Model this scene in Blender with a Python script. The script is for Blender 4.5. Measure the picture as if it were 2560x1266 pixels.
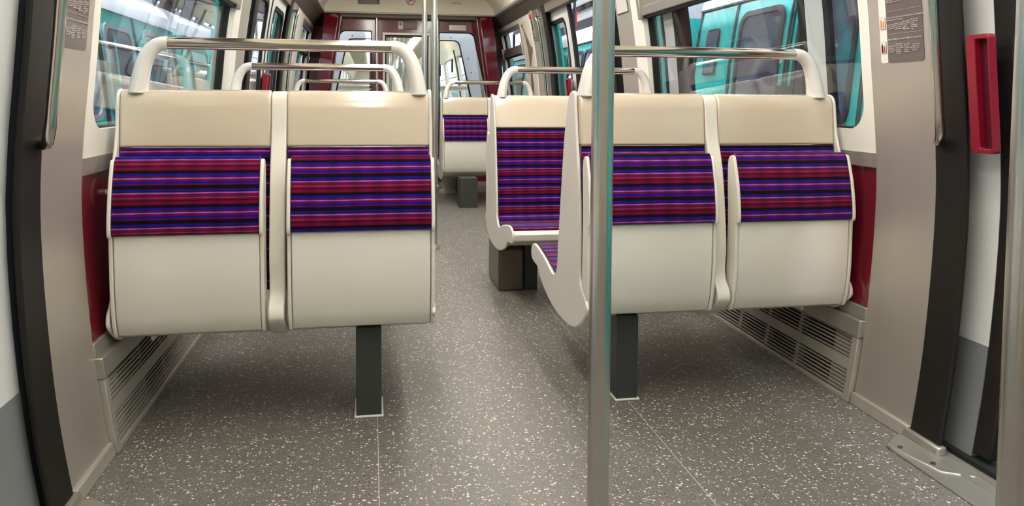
import bpy, bmesh, math, random
from mathutils import Vector, Matrix
from math import sin, cos, pi, radians
random.seed(7)
for o in list(bpy.data.objects): bpy.data.objects.remove(o)
scene = bpy.context.scene
COL = scene.collection

# ------------------------------------------------------------------ camera
FPX, YAW, PIT, ROL = 1937.82, .18, .0552, .0064
fw = Vector((sin(YAW)*cos(PIT), cos(YAW)*cos(PIT), -sin(PIT)))
r0 = Vector((cos(YAW), -sin(YAW), 0)); u0 = r0.cross(fw)
rr = r0*cos(ROL)+u0*sin(ROL); uu = -r0*sin(ROL)+u0*cos(ROL)
cd = bpy.data.cameras.new('camera'); cam = bpy.data.objects.new('camera', cd); COL.objects.link(cam)
M = Matrix((rr, uu, -fw)).transposed().to_4x4(); M.translation = Vector((-.4057, 0, .9485))
cam.matrix_world = M
cd.sensor_fit = 'HORIZONTAL'; cd.sensor_width = 36; cd.lens = FPX/2560*36
cd.shift_y = (357.37-633)/2560; cd.clip_start = .02; cd.clip_end = 200
scene.camera = cam
# ------------------------------------------------------------------ light and exposure
scene.view_settings.view_transform = 'Standard'; scene.view_settings.look = 'None'
scene.view_settings.gamma = 1; scene.view_settings.use_curve_mapping = False
scene.view_settings.exposure = 0.15
w = bpy.data.worlds.new('hall_daylight'); scene.world = w; w.use_nodes = True
wn = w.node_tree.nodes; wl = w.node_tree.links
bg = wn['Background']; bg.inputs[0].default_value = (.80, .88, 1, 1); bg.inputs[1].default_value = 4.8
LAMP = 18.5           # radiance of the saloon lamps
# ------------------------------------------------------------------ materials
def lin(c):
    return tuple((x/12.92 if x <= .04045 else ((x+.055)/1.055)**2.4) for x in (v/255 for v in c))+(1,)
MATS = {}
def mat(name, rgb, rough=.5, metal=0, var=.06, vscale=6, bump=0, bscale=200, coat=0, spec=.5, stretch=(1, 1, 1), emit=None, es=0, aniso=0):
    if name in MATS: return MATS[name]
    m = bpy.data.materials.new(name); m.use_nodes = True; nt = m.node_tree; N = nt.nodes; L = nt.links
    b = N['Principled BSDF']; c = lin(rgb)
    b.inputs['Roughness'].default_value = rough; b.inputs['Metallic'].default_value = metal
    b.inputs['Coat Weight'].default_value = coat; b.inputs['Coat Roughness'].default_value = .08
    b.inputs['Specular IOR Level'].default_value = spec
    tc = N.new('ShaderNodeTexCoord'); mp = N.new('ShaderNodeMapping'); mp.inputs['Scale'].default_value = stretch
    L.new(tc.outputs['Object'], mp.inputs[0])
    n = N.new('ShaderNodeTexNoise'); n.inputs['Scale'].default_value = vscale; n.inputs['Detail'].default_value = 6
    L.new(mp.outputs[0], n.inputs['Vector'])
    mx = N.new('ShaderNodeMix'); mx.data_type = 'RGBA'
    mx.inputs[6].default_value = tuple(x*(1-var) for x in c[:3])+(1,)
    mx.inputs[7].default_value = tuple(min(1, x*(1+var)) for x in c[:3])+(1,)
    L.new(n.outputs['Fac'], mx.inputs[0]); L.new(mx.outputs[2], b.inputs['Base Color'])
    if bump:
        n2 = N.new('ShaderNodeTexNoise'); n2.inputs['Scale'].default_value = bscale; L.new(mp.outputs[0], n2.inputs['Vector'])
        bp_ = N.new('ShaderNodeBump'); bp_.inputs['Strength'].default_value = bump; bp_.inputs['Distance'].default_value = .002
        L.new(n2.outputs['Fac'], bp_.inputs['Height']); L.new(bp_.outputs[0], b.inputs['Normal'])
    if emit:
        b.inputs['Emission Color'].default_value = lin(emit); b.inputs['Emission Strength'].default_value = es
    MATS[name] = m; return m

M_BEIGE = mat('beige_gloss_plastic', (210, 195, 174), .16, coat=.5, var=.03, vscale=2)
M_IVORY = mat('ivory_plastic', (226, 221, 209), .32, var=.03, vscale=3)
M_WHITE = mat('white_side_panel', (222, 217, 208), .35, var=.02)
M_ARM = mat('white_handle_plastic', (226, 222, 216), .25, coat=.3, var=.01)
M_CHROME = mat('polished_steel_tube', (205, 200, 192), .14, 1, var=.03, vscale=20)
M_POLE = mat('satin_steel_pole', (212, 208, 202), .28, 1, var=.05, vscale=20)
M_STEEL = mat('brushed_stainless_panel', (186, 178, 169), .42, .6, var=.06, vscale=8, stretch=(1, 1, .15), bump=.08, bscale=400)
M_ALU = mat('aluminium_trim', (178, 174, 166), .35, .7, var=.06, vscale=30)
M_GRILLE = mat('painted_grille_metal', (176, 171, 160), .42, .35, var=.08, vscale=30)
M_POST = mat('anthracite_post_paint', (62, 64, 62), .45, .2, var=.08, bump=.05)
M_BOX = mat('worn_steel_box', (112, 104, 92), .34, .8, var=.12, vscale=12)
M_RUBBER = mat('black_door_frame', (30, 27, 25), .55, 0, var=.2, vscale=10, stretch=(1, 1, .1), spec=.25)
M_DARK = mat('dark_void', (14, 13, 13), .8)
M_RED = mat('bordeaux_laminate', (110, 17, 34), .14, coat=.6, var=.05, vscale=2)
M_REDH = mat('red_handle_plastic', (136, 16, 40), .28, var=.04)
M_TRIM = mat('offwhite_window_moulding', (230, 226, 217), .35, var=.02)
M_CREAM = mat('cream_ceiling_panel', (226, 219, 200), .45, var=.02)
M_TAUPE = mat('taupe_soffit', (116, 106, 94), .5, var=.04)
M_GREY = mat('grey_door_kickplate', (124, 128, 130), .4, .1, var=.04)
M_TEAL = mat('jade_green_train_paint', (62, 204, 196), .2, coat=.6, var=.04, vscale=1)
M_TWHITE = mat('white_train_paint', (232, 232, 236), .25, coat=.4, var=.03, vscale=1)
M_TGREY = mat('pale_grey_window_frame', (186, 184, 188), .35, .2, var=.05)
M_TDARK = mat('dark_rubber_seal', (58, 54, 58), .5, var=.1)
M_TGLASS = mat('train_window_glass', (92, 88, 106), .06, .0, var=.35, vscale=3, coat=1)
M_HALL = mat('hall_steelwork', (86, 80, 82), .6, .2, var=.2)
M_BROWN = mat('brown_column_paint', (66, 52, 52), .5, var=.1)
M_CONC = mat('hall_concrete', (105, 102, 100), .8, var=.2, vscale=2)
M_BLUEW = mat('bluish_white_paint', (242, 246, 250), .3, var=.02)
M_LAMP = mat('lamp_diffuser', (255, 252, 244), .5, var=0, emit=(255, 250, 241), es=LAMP)
M_LAMP2 = mat('next_lamp_diffuser', (255, 252, 244), .5, var=0, emit=(255, 248, 232), es=7)
M_REDST = mat('red_sticker_ink', (205, 40, 45), .4, var=.02)
M_PAPER = mat('white_sticker_film', (226, 224, 218), .4, var=.02)
M_GINK = mat('grey_sticker_ink', (104, 92, 90), .3, var=.05)
M_SIGNTXT = mat('pale_print', (196, 190, 184), .5, var=.02)
M_SCREW = mat('screw_metal', (120, 116, 110), .35, .9, var=.05)
M_YEL = mat('orange_print', (214, 140, 60), .4, var=.2, vscale=60)
M_OLIVE = mat('dark_plate', (58, 56, 46), .3, .3, var=.1)
M_CABLE = mat('dark_cable_sheath', (44, 46, 54), .5, var=.1)
M_BOXRED = mat('red_control_box', (214, 34, 44), .35, var=.05)

def door_white():
    m = bpy.data.materials.new('dotted_white_door_film'); m.use_nodes = True; N = m.node_tree.nodes; L = m.node_tree.links
    b = N['Principled BSDF']; b.inputs['Roughness'].default_value = .45
    tc = N.new('ShaderNodeTexCoord'); sp = N.new('ShaderNodeSeparateXYZ'); L.new(tc.outputs['Object'], sp.inputs[0])
    def s(o):
        a = N.new('ShaderNodeMath'); a.operation = 'MULTIPLY'; a.inputs[1].default_value = 2*pi/.0065; L.new(o, a.inputs[0])
        c = N.new('ShaderNodeMath'); c.operation = 'SINE'; L.new(a.outputs[0], c.inputs[0]); return c.outputs[0]
    mu = N.new('ShaderNodeMath'); mu.operation = 'MULTIPLY'; L.new(s(sp.outputs['Y']), mu.inputs[0]); L.new(s(sp.outputs['Z']), mu.inputs[1])
    cr = N.new('ShaderNodeValToRGB'); cr.color_ramp.elements[0].position = .1; cr.color_ramp.elements[1].position = .6
    cr.color_ramp.elements[0].color = lin((216, 216, 216)); cr.color_ramp.elements[1].color = lin((186, 186, 187))
    L.new(mu.outputs[0], cr.inputs[0]); L.new(cr.outputs[0], b.inputs['Base Color']); return m
M_DOOR = door_white()

def glass():
    m = bpy.data.materials.new('window_glass'); m.use_nodes = True; nt = m.node_tree; N = nt.nodes; L = nt.links
    N.remove(N['Principled BSDF']); out = N['Material Output']
    t = N.new('ShaderNodeBsdfTransparent'); t.inputs[0].default_value = (.95, .97, .97, 1)
    g = N.new('ShaderNodeBsdfGlossy'); g.inputs['Roughness'].default_value = .01
    lw = N.new('ShaderNodeFresnel'); lw.inputs['IOR'].default_value = 1.5
    ge = N.new('ShaderNodeNewGeometry'); io = N.new('ShaderNodeMath'); io.operation = 'MULTIPLY_ADD'; io.inputs[1].default_value = 1/1.5-1.5; io.inputs[2].default_value = 1.5
    L.new(ge.outputs['Backfacing'], io.inputs[0]); L.new(io.outputs[0], lw.inputs['IOR'])
    tc = N.new('ShaderNodeTexCoord'); n = N.new('ShaderNodeTexNoise'); n.inputs['Scale'].default_value = 2
    L.new(tc.outputs['Object'], n.inputs['Vector'])
    bu = N.new('ShaderNodeBump'); bu.inputs['Strength'].default_value = .03; bu.inputs['Distance'].default_value = .01; L.new(n.outputs['Fac'], bu.inputs['Height']); L.new(bu.outputs[0], g.inputs['Normal'])
    mx = N.new('ShaderNodeMixShader'); L.new(lw.outputs[0], mx.inputs[0]); L.new(t.outputs[0], mx.inputs[1]); L.new(g.outputs[0], mx.inputs[2])
    L.new(mx.outputs[0], out.inputs['Surface']); return m
M_GLASS = glass()

def fabric():
    m = bpy.data.materials.new('striped_moquette'); m.use_nodes = True; nt = m.node_tree; N = nt.nodes; L = nt.links
    b = N['Principled BSDF']; b.inputs['Roughness'].default_value = .95; b.inputs['Specular IOR Level'].default_value = .1
    b.inputs['Sheen Weight'].default_value = .12
    uv = N.new('ShaderNodeUVMap'); sp = N.new('ShaderNodeSeparateXYZ'); L.new(uv.outputs[0], sp.inputs[0])
    # slight waviness of the weave
    nz = N.new('ShaderNodeTexNoise'); nz.inputs['Scale'].default_value = 5; L.new(uv.outputs[0], nz.inputs['Vector'])
    wv = N.new('ShaderNodeMath'); wv.operation = 'MULTIPLY_ADD'; wv.inputs[1].default_value = .004; L.new(nz.outputs['Fac'], wv.inputs[0]); L.new(sp.outputs['Y'], wv.inputs[2])
    dv = N.new('ShaderNodeMath'); dv.operation = 'DIVIDE'; dv.inputs[1].default_value = .094; L.new(wv.outputs[0], dv.inputs[0])
    fr = N.new('ShaderNodeMath'); fr.operation = 'FRACT'; L.new(dv.outputs[0], fr.inputs[0])
    cr = N.new('ShaderNodeValToRGB'); R = cr.color_ramp; R.interpolation = 'LINEAR'
    CR, DK, BK, BL, LV, GP, PU = (106, 2, 48), (58, 2, 30), (16, 1, 8), (18, 14, 140), (144, 94, 192), (120, 58, 98), (86, 4, 54)
    bands = [(215, 252, CR), (260, 292, BK), (296, 320, BL), (325, 346, PU), (351, 361, LV), (367, 388, CR), (393, 420, BL), (425, 434, CR),
             (442, 484, BK), (489, 508, BL), (514, 526, DK), (532, 541, LV), (548, 586, CR), (591, 598, GP), (603, 616, CR), (622, 634, DK)]
    st = []
    for a, c, col in bands: st += [(a, col), (c, col)]
    st = st[:32]
    for i, (p, col) in enumerate(st):
        pos = (p-215)/420
        if i < 2: R.elements[i].position = pos; R.elements[i].color = lin(col)
        else: e = R.elements.new(pos); e.color = lin(col)
    L.new(fr.outputs[0], cr.inputs[0])
    # vertical blocks
    bx = N.new('ShaderNodeMath'); bx.operation = 'MULTIPLY'; bx.inputs[1].default_value = 2*pi/.062; L.new(sp.outputs['X'], bx.inputs[0])
    sn = N.new('ShaderNodeMath'); sn.operation = 'SINE'; L.new(bx.outputs[0], sn.inputs[0])
    fx = N.new('ShaderNodeMath'); fx.operation = 'MULTIPLY'; fx.inputs[1].default_value = 2*pi/.0021; L.new(sp.outputs['X'], fx.inputs[0])
    s2 = N.new('ShaderNodeMath'); s2.operation = 'SINE'; L.new(fx.outputs[0], s2.inputs[0])
    ad = N.new('ShaderNodeMath'); ad.operation = 'ADD'; L.new(sn.outputs[0], ad.inputs[0]); L.new(s2.outputs[0], ad.inputs[1])
    mr = N.new('ShaderNodeMapRange'); mr.inputs[1].default_value = -2; mr.inputs[2].default_value = 2; mr.inputs[3].default_value = .5; mr.inputs[4].default_value = 1.3
    L.new(ad.outputs[0], mr.inputs[0])
    mu = N.new('ShaderNodeVectorMath'); mu.operation = 'SCALE'; L.new(cr.outputs[0], mu.inputs[0]); L.new(mr.outputs[0], mu.inputs['Scale'])
    L.new(mu.outputs[0], b.inputs['Base Color'])
    bu = N.new('ShaderNodeBump'); bu.inputs['Strength'].default_value = .25; bu.inputs['Distance'].default_value = .001
    L.new(s2.outputs[0], bu.inputs['Height']); L.new(bu.outputs[0], b.inputs['Normal'])
    return m
M_FAB = fabric()

def floor_mat():
    m = bpy.data.materials.new('speckled_vinyl'); m.use_nodes = True; nt = m.node_tree; N = nt.nodes; L = nt.links
    b = N['Principled BSDF']; b.inputs['Roughness'].default_value = .44; b.inputs['Specular IOR Level'].default_value = .5
    tc = N.new('ShaderNodeTexCoord')
    nz = N.new('ShaderNodeTexNoise'); nz.inputs['Scale'].default_value = 150; L.new(tc.outputs['Object'], nz.inputs['Vector'])
    def chips(scale, dist, frac, off):
        mp = N.new('ShaderNodeMapping'); mp.inputs['Location'].default_value = (off, off*.7, 0); mp.inputs['Scale'].default_value = (1, 1, 0)
        L.new(tc.outputs['Object'], mp.inputs[0])
        ad = N.new('ShaderNodeVectorMath'); ad.operation = 'MULTIPLY_ADD'; ad.inputs[1].default_value = (.006, .006, 0)
        L.new(nz.outputs['Color'], ad.inputs[0]); L.new(mp.outputs[0], ad.inputs[2])
        v = N.new('ShaderNodeTexVoronoi'); v.voronoi_dimensions = '2D'; v.inputs['Scale'].default_value = scale; v.distance = 'MANHATTAN'; L.new(ad.outputs[0], v.inputs['Vector'])
        s = N.new('ShaderNodeSeparateXYZ'); L.new(v.outputs['Color'], s.inputs[0])
        thr = N.new('ShaderNodeMath'); thr.operation = 'MULTIPLY'; thr.inputs[1].default_value = dist; L.new(s.outputs[1], thr.inputs[0])
        lt = N.new('ShaderNodeMath'); lt.operation = 'LESS_THAN'; L.new(v.outputs['Distance'], lt.inputs[0]); L.new(thr.outputs[0], lt.inputs[1])
        f = N.new('ShaderNodeMath'); f.operation = 'LESS_THAN'; f.inputs[1].default_value = frac; L.new(s.outputs[0], f.inputs[0])
        k = N.new('ShaderNodeMath'); k.operation = 'MULTIPLY'; L.new(lt.outputs[0], k.inputs[0]); L.new(f.outputs[0], k.inputs[1]); return k.outputs[0]
    n2 = N.new('ShaderNodeTexNoise'); n2.inputs['Scale'].default_value = 3; L.new(tc.outputs['Object'], n2.inputs['Vector'])
    base = N.new('ShaderNodeMix'); base.data_type = 'RGBA'; base.inputs[6].default_value = lin((98, 95, 90)); base.inputs[7].default_value = lin((110, 106, 100)); L.new(n2.outputs['Fac'], base.inputs[0])
    cur = base.outputs[2]
    for sc, di, fr_, off, col in ((150, .55, .25, 3.1, (82, 78, 75)), (125, .5, .10, 9.3, (60, 55, 53)), (170, .5, .20, 5.7, (162, 156, 146)), (135, .58, .17, 1.3, (208, 202, 188)), (90, .48, .06, 7.7, (210, 204, 190))):
        mx = N.new('ShaderNodeMix'); mx.data_type = 'RGBA'; L.new(chips(sc, di, fr_, off), mx.inputs[0]); L.new(cur, mx.inputs[6]); mx.inputs[7].default_value = lin(col); cur = mx.outputs[2]
    L.new(cur, b.inputs['Base Color']); return m
M_FLOOR = floor_mat()

# ------------------------------------------------------------------ mesh helpers
def link(name, bm, m, parent=None, smooth=True, bevel=0, seg=2, origin=None, angle=35):
    bmesh.ops.recalc_face_normals(bm, faces=bm.faces)
    me = bpy.data.meshes.new(name); 
    if origin is not None: bmesh.ops.translate(bm, verts=bm.verts, vec=-Vector(origin))
    bm.to_mesh(me); bm.free()
    for mm in (m if isinstance(m, (list, tuple)) else [m]): me.materials.append(mm)
    if smooth:
        me.polygons.foreach_set('use_smooth', [True]*len(me.polygons)); me.set_sharp_from_angle(angle=radians(angle))
    o = bpy.data.objects.new(name, me); COL.objects.link(o)
    if origin is not None: o.location = origin
    if parent is not None:
        o.parent = parent
        if origin is None: o.location = -parent_world(parent)
        else: o.location = Vector(origin)-parent_world(parent)
    if bevel:
        b = o.modifiers.new('bevel', 'BEVEL'); b.width = bevel; b.segments = seg; b.limit_method = 'ANGLE'; b.angle_limit = radians(40)
        b.harden_normals = False
    return o
def parent_world(p):
    v = Vector(p.location)
    while p.parent: p = p.parent; v += Vector(p.location)
    return v
def tag(o, label, cat, group=None, kind=None):
    o['label'] = label; o['category'] = cat
    if group: o['group'] = group
    if kind: o['kind'] = kind
    return o
def thing(name, label, cat, loc, group=None):
    o = bpy.data.objects.new(name, None); o.empty_display_size = .1; COL.objects.link(o); o.location = loc
    return tag(o, label, cat, group)
def struct(o): o['kind'] = 'structure'; return o
def structroot(name, loc=(0, 0, 0)):
    o = bpy.data.objects.new(name, None); COL.objects.link(o); o.location = loc; return struct(o)

def box(bm, x0, x1, y0, y1, z0, z1):
    vs = [bm.verts.new((x, y, z)) for x in (x0, x1) for y in (y0, y1) for z in (z0, z1)]
    for f in ((0, 1, 3, 2), (4, 6, 7, 5), (0, 4, 5, 1), (2, 3, 7, 6), (0, 2, 6, 4), (1, 5, 7, 3)): bm.faces.new([vs[i] for i in f])
    return vs
def boxobj(name, dims, m, parent=None, bevel=0, **k):
    bm = bmesh.new(); box(bm, *dims); return link(name, bm, m, parent, bevel=bevel, **k)
VOFF = [.02]
def ext(bm, poly, x0, x1, mi=0):
    """closed outline of (y,z) pushed from x0 to x1, uv in metres (x, length along outline)"""
    uvl = bm.loops.layers.uv.verify(); n = len(poly); s = [VOFF[0]]
    for i in range(n): a = poly[i]; b = poly[(i+1) % n]; s.append(s[-1]+math.hypot(b[0]-a[0], b[1]-a[1]))
    A = [bm.verts.new((x0, p[0], p[1])) for p in poly]; B = [bm.verts.new((x1, p[0], p[1])) for p in poly]
    for i in range(n):
        j = (i+1) % n; f = bm.faces.new((A[i], A[j], B[j], B[i])); f.material_index = mi
        for l, uv in zip(f.loops, ((x0, s[i]), (x0, s[i+1]), (x1, s[i+1]), (x1, s[i]))): l[uvl].uv = uv
    for V in (A, B):
        f = bm.faces.new(V); f.material_index = mi
        for l in f.loops: l[uvl].uv = (l.vert.co.x, l.vert.co.z)
def crom(P, n=3, closed=True):
    out = []; N = len(P); rng = range(N) if closed else range(N-1)
    for i in rng:
        g = (lambda k: P[k % N]) if closed else (lambda k: P[min(max(k, 0), N-1)])
        p0, p1, p2, p3 = g(i-1), g(i), g(i+1), g(i+2)
        for k in range(n):
            t = k/n; out.append(tuple(.5*((2*p1[c])+(-p0[c]+p2[c])*t+(2*p0[c]-5*p1[c]+4*p2[c]-p3[c])*t*t+(-p0[c]+3*p1[c]-3*p2[c]+p3[c])*t**3) for c in range(len(p1))))
    if not closed: out.append(tuple(P[-1]))
    return out
def tube(bm, pts, rad, seg=20, cap=True, sy=1):
    pts = [Vector(p) for p in pts]; n = len(pts); R = rad if isinstance(rad, (list, tuple)) else [rad]*n; rings = []
    t0 = (pts[1]-pts[0]).normalized(); up = Vector((0, 0, 1)) if abs(t0.z) < .9 else Vector((0, 1, 0))
    nrm = (up-t0*up.dot(t0)).normalized()
    for i in range(n):
        t = (pts[min(i+1, n-1)]-pts[max(i-1, 0)]).normalized(); nrm = (nrm-t*nrm.dot(t)).normalized(); bn = t.cross(nrm)
        rings.append([bm.verts.new(pts[i]+(nrm*cos(2*pi*k/seg)+bn*sin(2*pi*k/seg))*R[i]) for k in range(seg)])
    for a, b in zip(rings, rings[1:]):
        for k in range(seg): bm.faces.new((a[k], a[(k+1) % seg], b[(k+1) % seg], b[k]))
    if cap: bm.faces.new(rings[0]); bm.faces.new(rings[-1])
def tubeobj(name, pts, rad, m, parent=None, seg=20, **k):
    bm = bmesh.new(); tube(bm, pts, rad, seg); return link(name, bm, m, parent, **k)
PZ = [-.6, -.2, 0, .2, .4, .6, .75, .9, 1.0, 1.25, 1.5, 1.8, 2.1]; PW = [.95, 1.05, 1.087, 1.118, 1.135, 1.145, 1.145, 1.132, 1.12, 1.097, 1.06, 1.0, .9]
def W(z):
    if z <= PZ[0]: return PW[0]
    for i in range(len(PZ)-1):
        if z <= PZ[i+1]: t = (z-PZ[i])/(PZ[i+1]-PZ[i]); return PW[i]*(1-t)+PW[i+1]*t
    return PW[-1]
def Ws(z): return (W(z-.08)+W(z-.04)+W(z)+W(z+.04)+W(z+.08))/5
def rrect(y0, y1, z0, z1, r, n=6):
    """rounded rectangle loop; r a number or four radii (y1z1, y0z1, y0z0, y1z0)"""
    rs = r if isinstance(r, (list, tuple)) else [r]*4; out = []
    for (cy, cz, a0), q in zip(((y1, z1, 0), (y0, z1, 90), (y0, z0, 180), (y1, z0, 270)), rs):
        q = max(q, 1e-4); sy = -1 if a0 in (0, 270) else 1; sz = -1 if a0 in (0, 90) else 1
        for k in range(n+1):
            a = radians(a0+90*k/n); out.append((cy+sy*q+q*cos(a), cz+sz*q+q*sin(a)))
    return out
def dens(loop, per=4):
    out = []
    for i in range(len(loop)):
        a = loop[i]; b = loop[(i+1) % len(loop)]; m = max(1, int(math.hypot(b[0]-a[0], b[1]-a[1])/.08)) if per else 1
        m = per if math.hypot(b[0]-a[0], b[1]-a[1]) > .1 else 1
        for k in range(m): out.append((a[0]+(b[0]-a[0])*k/m, a[1]+(b[1]-a[1])*k/m))
    return out
def curved(bm, mp, outer, inner, t, rings=3):
    """slab between two loops of equal count; mp(y,z,depth)->xyz, depth from 0 to t. inner None = filled"""
    n = len(outer)
    if inner is None:
        cy = sum(p[0] for p in outer)/n; cz = [p[1] for p in outer]; zm = (min(cz)+max(cz))/2; hz = (max(cz)-min(cz))/2; ys = [p[0] for p in outer]; hy = (max(ys)-min(ys))/2
        k = .02; inner = [(cy+(p[0]-cy)*k, zm+(p[1]-zm)*k) for p in outer]; fill = True; rings = 8
    else: fill = False
    layers = []
    for d in (0, t):
        L = []
        for r in range(rings+1):
            s = r/rings; L.append([bm.verts.new(mp(a[0]*(1-s)+b[0]*s, a[1]*(1-s)+b[1]*s, d)) for a, b in zip(outer, inner)])
        layers.append(L)
    for L in layers:
        for a, b in zip(L, L[1:]):
            for k in range(n): bm.faces.new((a[k], a[(k+1) % n], b[(k+1) % n], b[k]))
        if fill: bm.faces.new(L[-1])
    A, B = layers
    for k in range(n): bm.faces.new((A[0][k], A[0][(k+1) % n], B[0][(k+1) % n], B[0][k]))
    if not fill:
        for k in range(n): bm.faces.new((A[-1][k], A[-1][(k+1) % n], B[-1][(k+1) % n], B[-1][k]))
def wmap(side, off=0): return lambda y, z, d: (side*(Ws(z)+off+d), y, z)
def wpanel(bm, side, y0, y1, z0, z1, off, t, nz=None):
    n = nz or max(2, int((z1-z0)/.06)); ring = []
    for i in range(n+1):
        z = z0+(z1-z0)*i/n; x = side*(Ws(z)+off); x2 = side*(Ws(z)+off+t)
        ring.append([bm.verts.new(c) for c in ((x, y0, z), (x, y1, z), (x2, y1, z), (x2, y0, z))])
    for a, b in zip(ring, ring[1:]):
        for k in range(4): bm.faces.new((a[k], a[(k+1) % 4], b[(k+1) % 4], b[k]))
    bm.faces.new(ring[0]); bm.faces.new(ring[-1])
def wp(name, side, y0, y1, z0, z1, off, t, m, parent=None, bevel=0):
    bm = bmesh.new(); wpanel(bm, side, y0, y1, z0, z1, off, t); return link(name, bm, m, parent, bevel=bevel)
def wframe(name, side, o, i, off, t, m, parent=None, ro=.001, ri=.05, **k):
    bm = bmesh.new(); curved(bm, wmap(side, off), dens(rrect(*o, ro)), dens(rrect(*i, ri)), t) if False else ringslab(bm, wmap(side, off), o, i, ro, ri, t)
    return link(name, bm, m, parent, **k)
def ringslab(bm, mp, o, i, ro, ri, t):
    A = rrect(*o, ro); B = rrect(*i, ri)
    def sub(L, M2):
        out1 = []; out2 = []
        for q in range(len(L)):
            a, b = L[q], L[(q+1) % len(L)]; c, d = M2[q], M2[(q+1) % len(L)]
            m = 10 if math.hypot(d[0]-c[0], d[1]-c[1]) > .08 or math.hypot(b[0]-a[0], b[1]-a[1]) > .15 else 1
            for k in range(m):
                s = k/m; out1.append((a[0]+(b[0]-a[0])*s, a[1]+(b[1]-a[1])*s)); out2.append((c[0]+(d[0]-c[0])*s, c[1]+(d[1]-c[1])*s))
        return out1, out2
    A, B = sub(A, B); curved(bm, mp, A, B, t)
def wpane(name, side, y0, y1, z0, z1, r, off, t, m, parent=None):
    bm = bmesh.new(); L = rrect(y0, y1, z0, z1, r); L2, _ = [], 0
    for q in range(len(L)):
        a, b = L[q], L[(q+1) % len(L)]; mm = 10 if math.hypot(b[0]-a[0], b[1]-a[1]) > .08 else 1
        for k in range(mm): s = k/mm; L2.append((a[0]+(b[0]-a[0])*s, a[1]+(b[1]-a[1])*s))
    curved(bm, wmap(side, off), L2, None, t); return link(name, bm, m, parent)
def text(name, body, loc, xdir, ydir, size, m, parent=None, depth=.0006, align='CENTER'):
    cu = bpy.data.curves.new(name, 'FONT'); cu.body = body; cu.size = size; cu.extrude = depth; cu.align_x = align; cu.align_y = 'CENTER'; cu.resolution_u = 2
    cu.space_line = .95
    tmp = bpy.data.objects.new('tmp', cu); COL.objects.link(tmp)
    me = bpy.data.meshes.new_from_object(tmp.evaluated_get(bpy.context.evaluated_depsgraph_get())); bpy.data.objects.remove(tmp)
    me.materials.clear(); me.materials.append(m)
    x = Vector(xdir).normalized(); y = Vector(ydir).normalized(); z = x.cross(y)
    me.transform(Matrix((x, y, z)).transposed().to_4x4()); me.transform(Matrix.Translation(Vector(loc)))
    o = bpy.data.objects.new(name, me); COL.objects.link(o)
    if parent is not None: o.parent = parent; o.location = -parent_world(parent)
    return o

# ------------------------------------------------------------------ layout along the car
YB, YE = -2.3, 8.44
DOORS = [(-.10, 1.79, 1), (4.81, 6.36, 2)]       # openings
POST = .115
PIL = [(-.48, -.215), (1.905, 2.165), (4.29, 4.56), (6.62, 6.97)]
BAYS = [(2.165, 4.29), (6.97, 8.85)]
ZT = 1.74                                        # top of side walls
# ------------------------------------------------------------------ floor, ceiling
struct(boxobj('floor', (-1.13, 1.13, YB, YE+.2, -.06, 0), M_FLOOR))
for i, x in enumerate((-.39, .39)):
    struct(boxobj('trim_%d' % (i+1), (x-.0012, x+.0012, YB, 5.5, 0, .0006), mat('pale_floor_weld', (176, 170, 158), .5)))
def ceiling():
    root = structroot('ceiling', (0, 0, 2.0))
    boxobj('roof_panel', (-.66, .66, YB, 8.9, 2.075, 2.10), M_CREAM, root)
    boxobj('roof_shell', (-1.1, 1.1, YB, 8.9, 2.16, 2.2), M_CREAM, root)
    for s in (-1, 1):
        bm = bmesh.new()
        P = [(.885, 1.845), (.86, 1.90), (.78, 1.99), (.66, 2.075), (.66, 2.10), (.80, 2.02), (.90, 1.92), (.915, 1.85)]
        A = [bm.verts.new((s*x, YB, z)) for x, z in P]; B = [bm.verts.new((s*x, 8.12, z)) for x, z in P]
        for k in range(len(P)): bm.faces.new((A[k], A[(k+1) % 8], B[(k+1) % 8], B[k]))
        bm.faces.new(A); bm.faces.new(B)
        link('cove_panel', bm, M_CREAM, root)
        # rail along the cove
        bm = bmesh.new()
        for q, (x0, x1, z0, z1) in enumerate(((.865, .905, 1.818, 1.846),)):
            box(bm, s*x0, s*x1, YB, 8.12, z0, z1)
        link('cove_rail', bm, M_ALU, root, bevel=.004)
        bm = bmesh.new()
        P = [(.895, 1.835), (1.03, ZT-.01), (1.15, ZT+.0), (1.15, 2.16), (1.05, 2.16), (.93, 1.9)]
        A = [bm.verts.new((s*x, YB, z)) for x, z in P]; B = [bm.verts.new((s*x, 8.86, z)) for x, z in P]
        for k in range(6): bm.faces.new((A[k], A[(k+1) % 6], B[(k+1) % 6], B[k]))
        bm.faces.new(A); bm.faces.new(B); link('soffit_panel', bm, M_TAUPE, root)
ceiling()
# ------------------------------------------------------------------ saloon lamps
for i, y in enumerate((.1, 1.7, 3.3, 4.9, 6.55)):
    for s in (-1, 1):
        t = thing('ceiling_light', 'lit ceiling strip lamp %s the aisle, %s' % ('left of' if s < 0 else 'right of', ('near vestibule', 'vestibule edge', 'nearest benches', 'second benches', 'far vestibule', 'farthest benches', 'beside the end wall')[i]), 'light', (s*.42, y, 2.07), 'ceiling strip lamps')
        hl = .72 if i < 5 else .42
        boxobj('diffuser', (s*.42-.07, s*.42+.07, y-hl, y+hl, 2.052, 2.068), M_LAMP, t, bevel=.004)
        for q in (-hl-.02, hl+.001): boxobj('end_cap', (s*.42-.085, s*.42+.085, y+q, y+q+.019, 2.045, 2.0755), M_CREAM, t)

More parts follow.
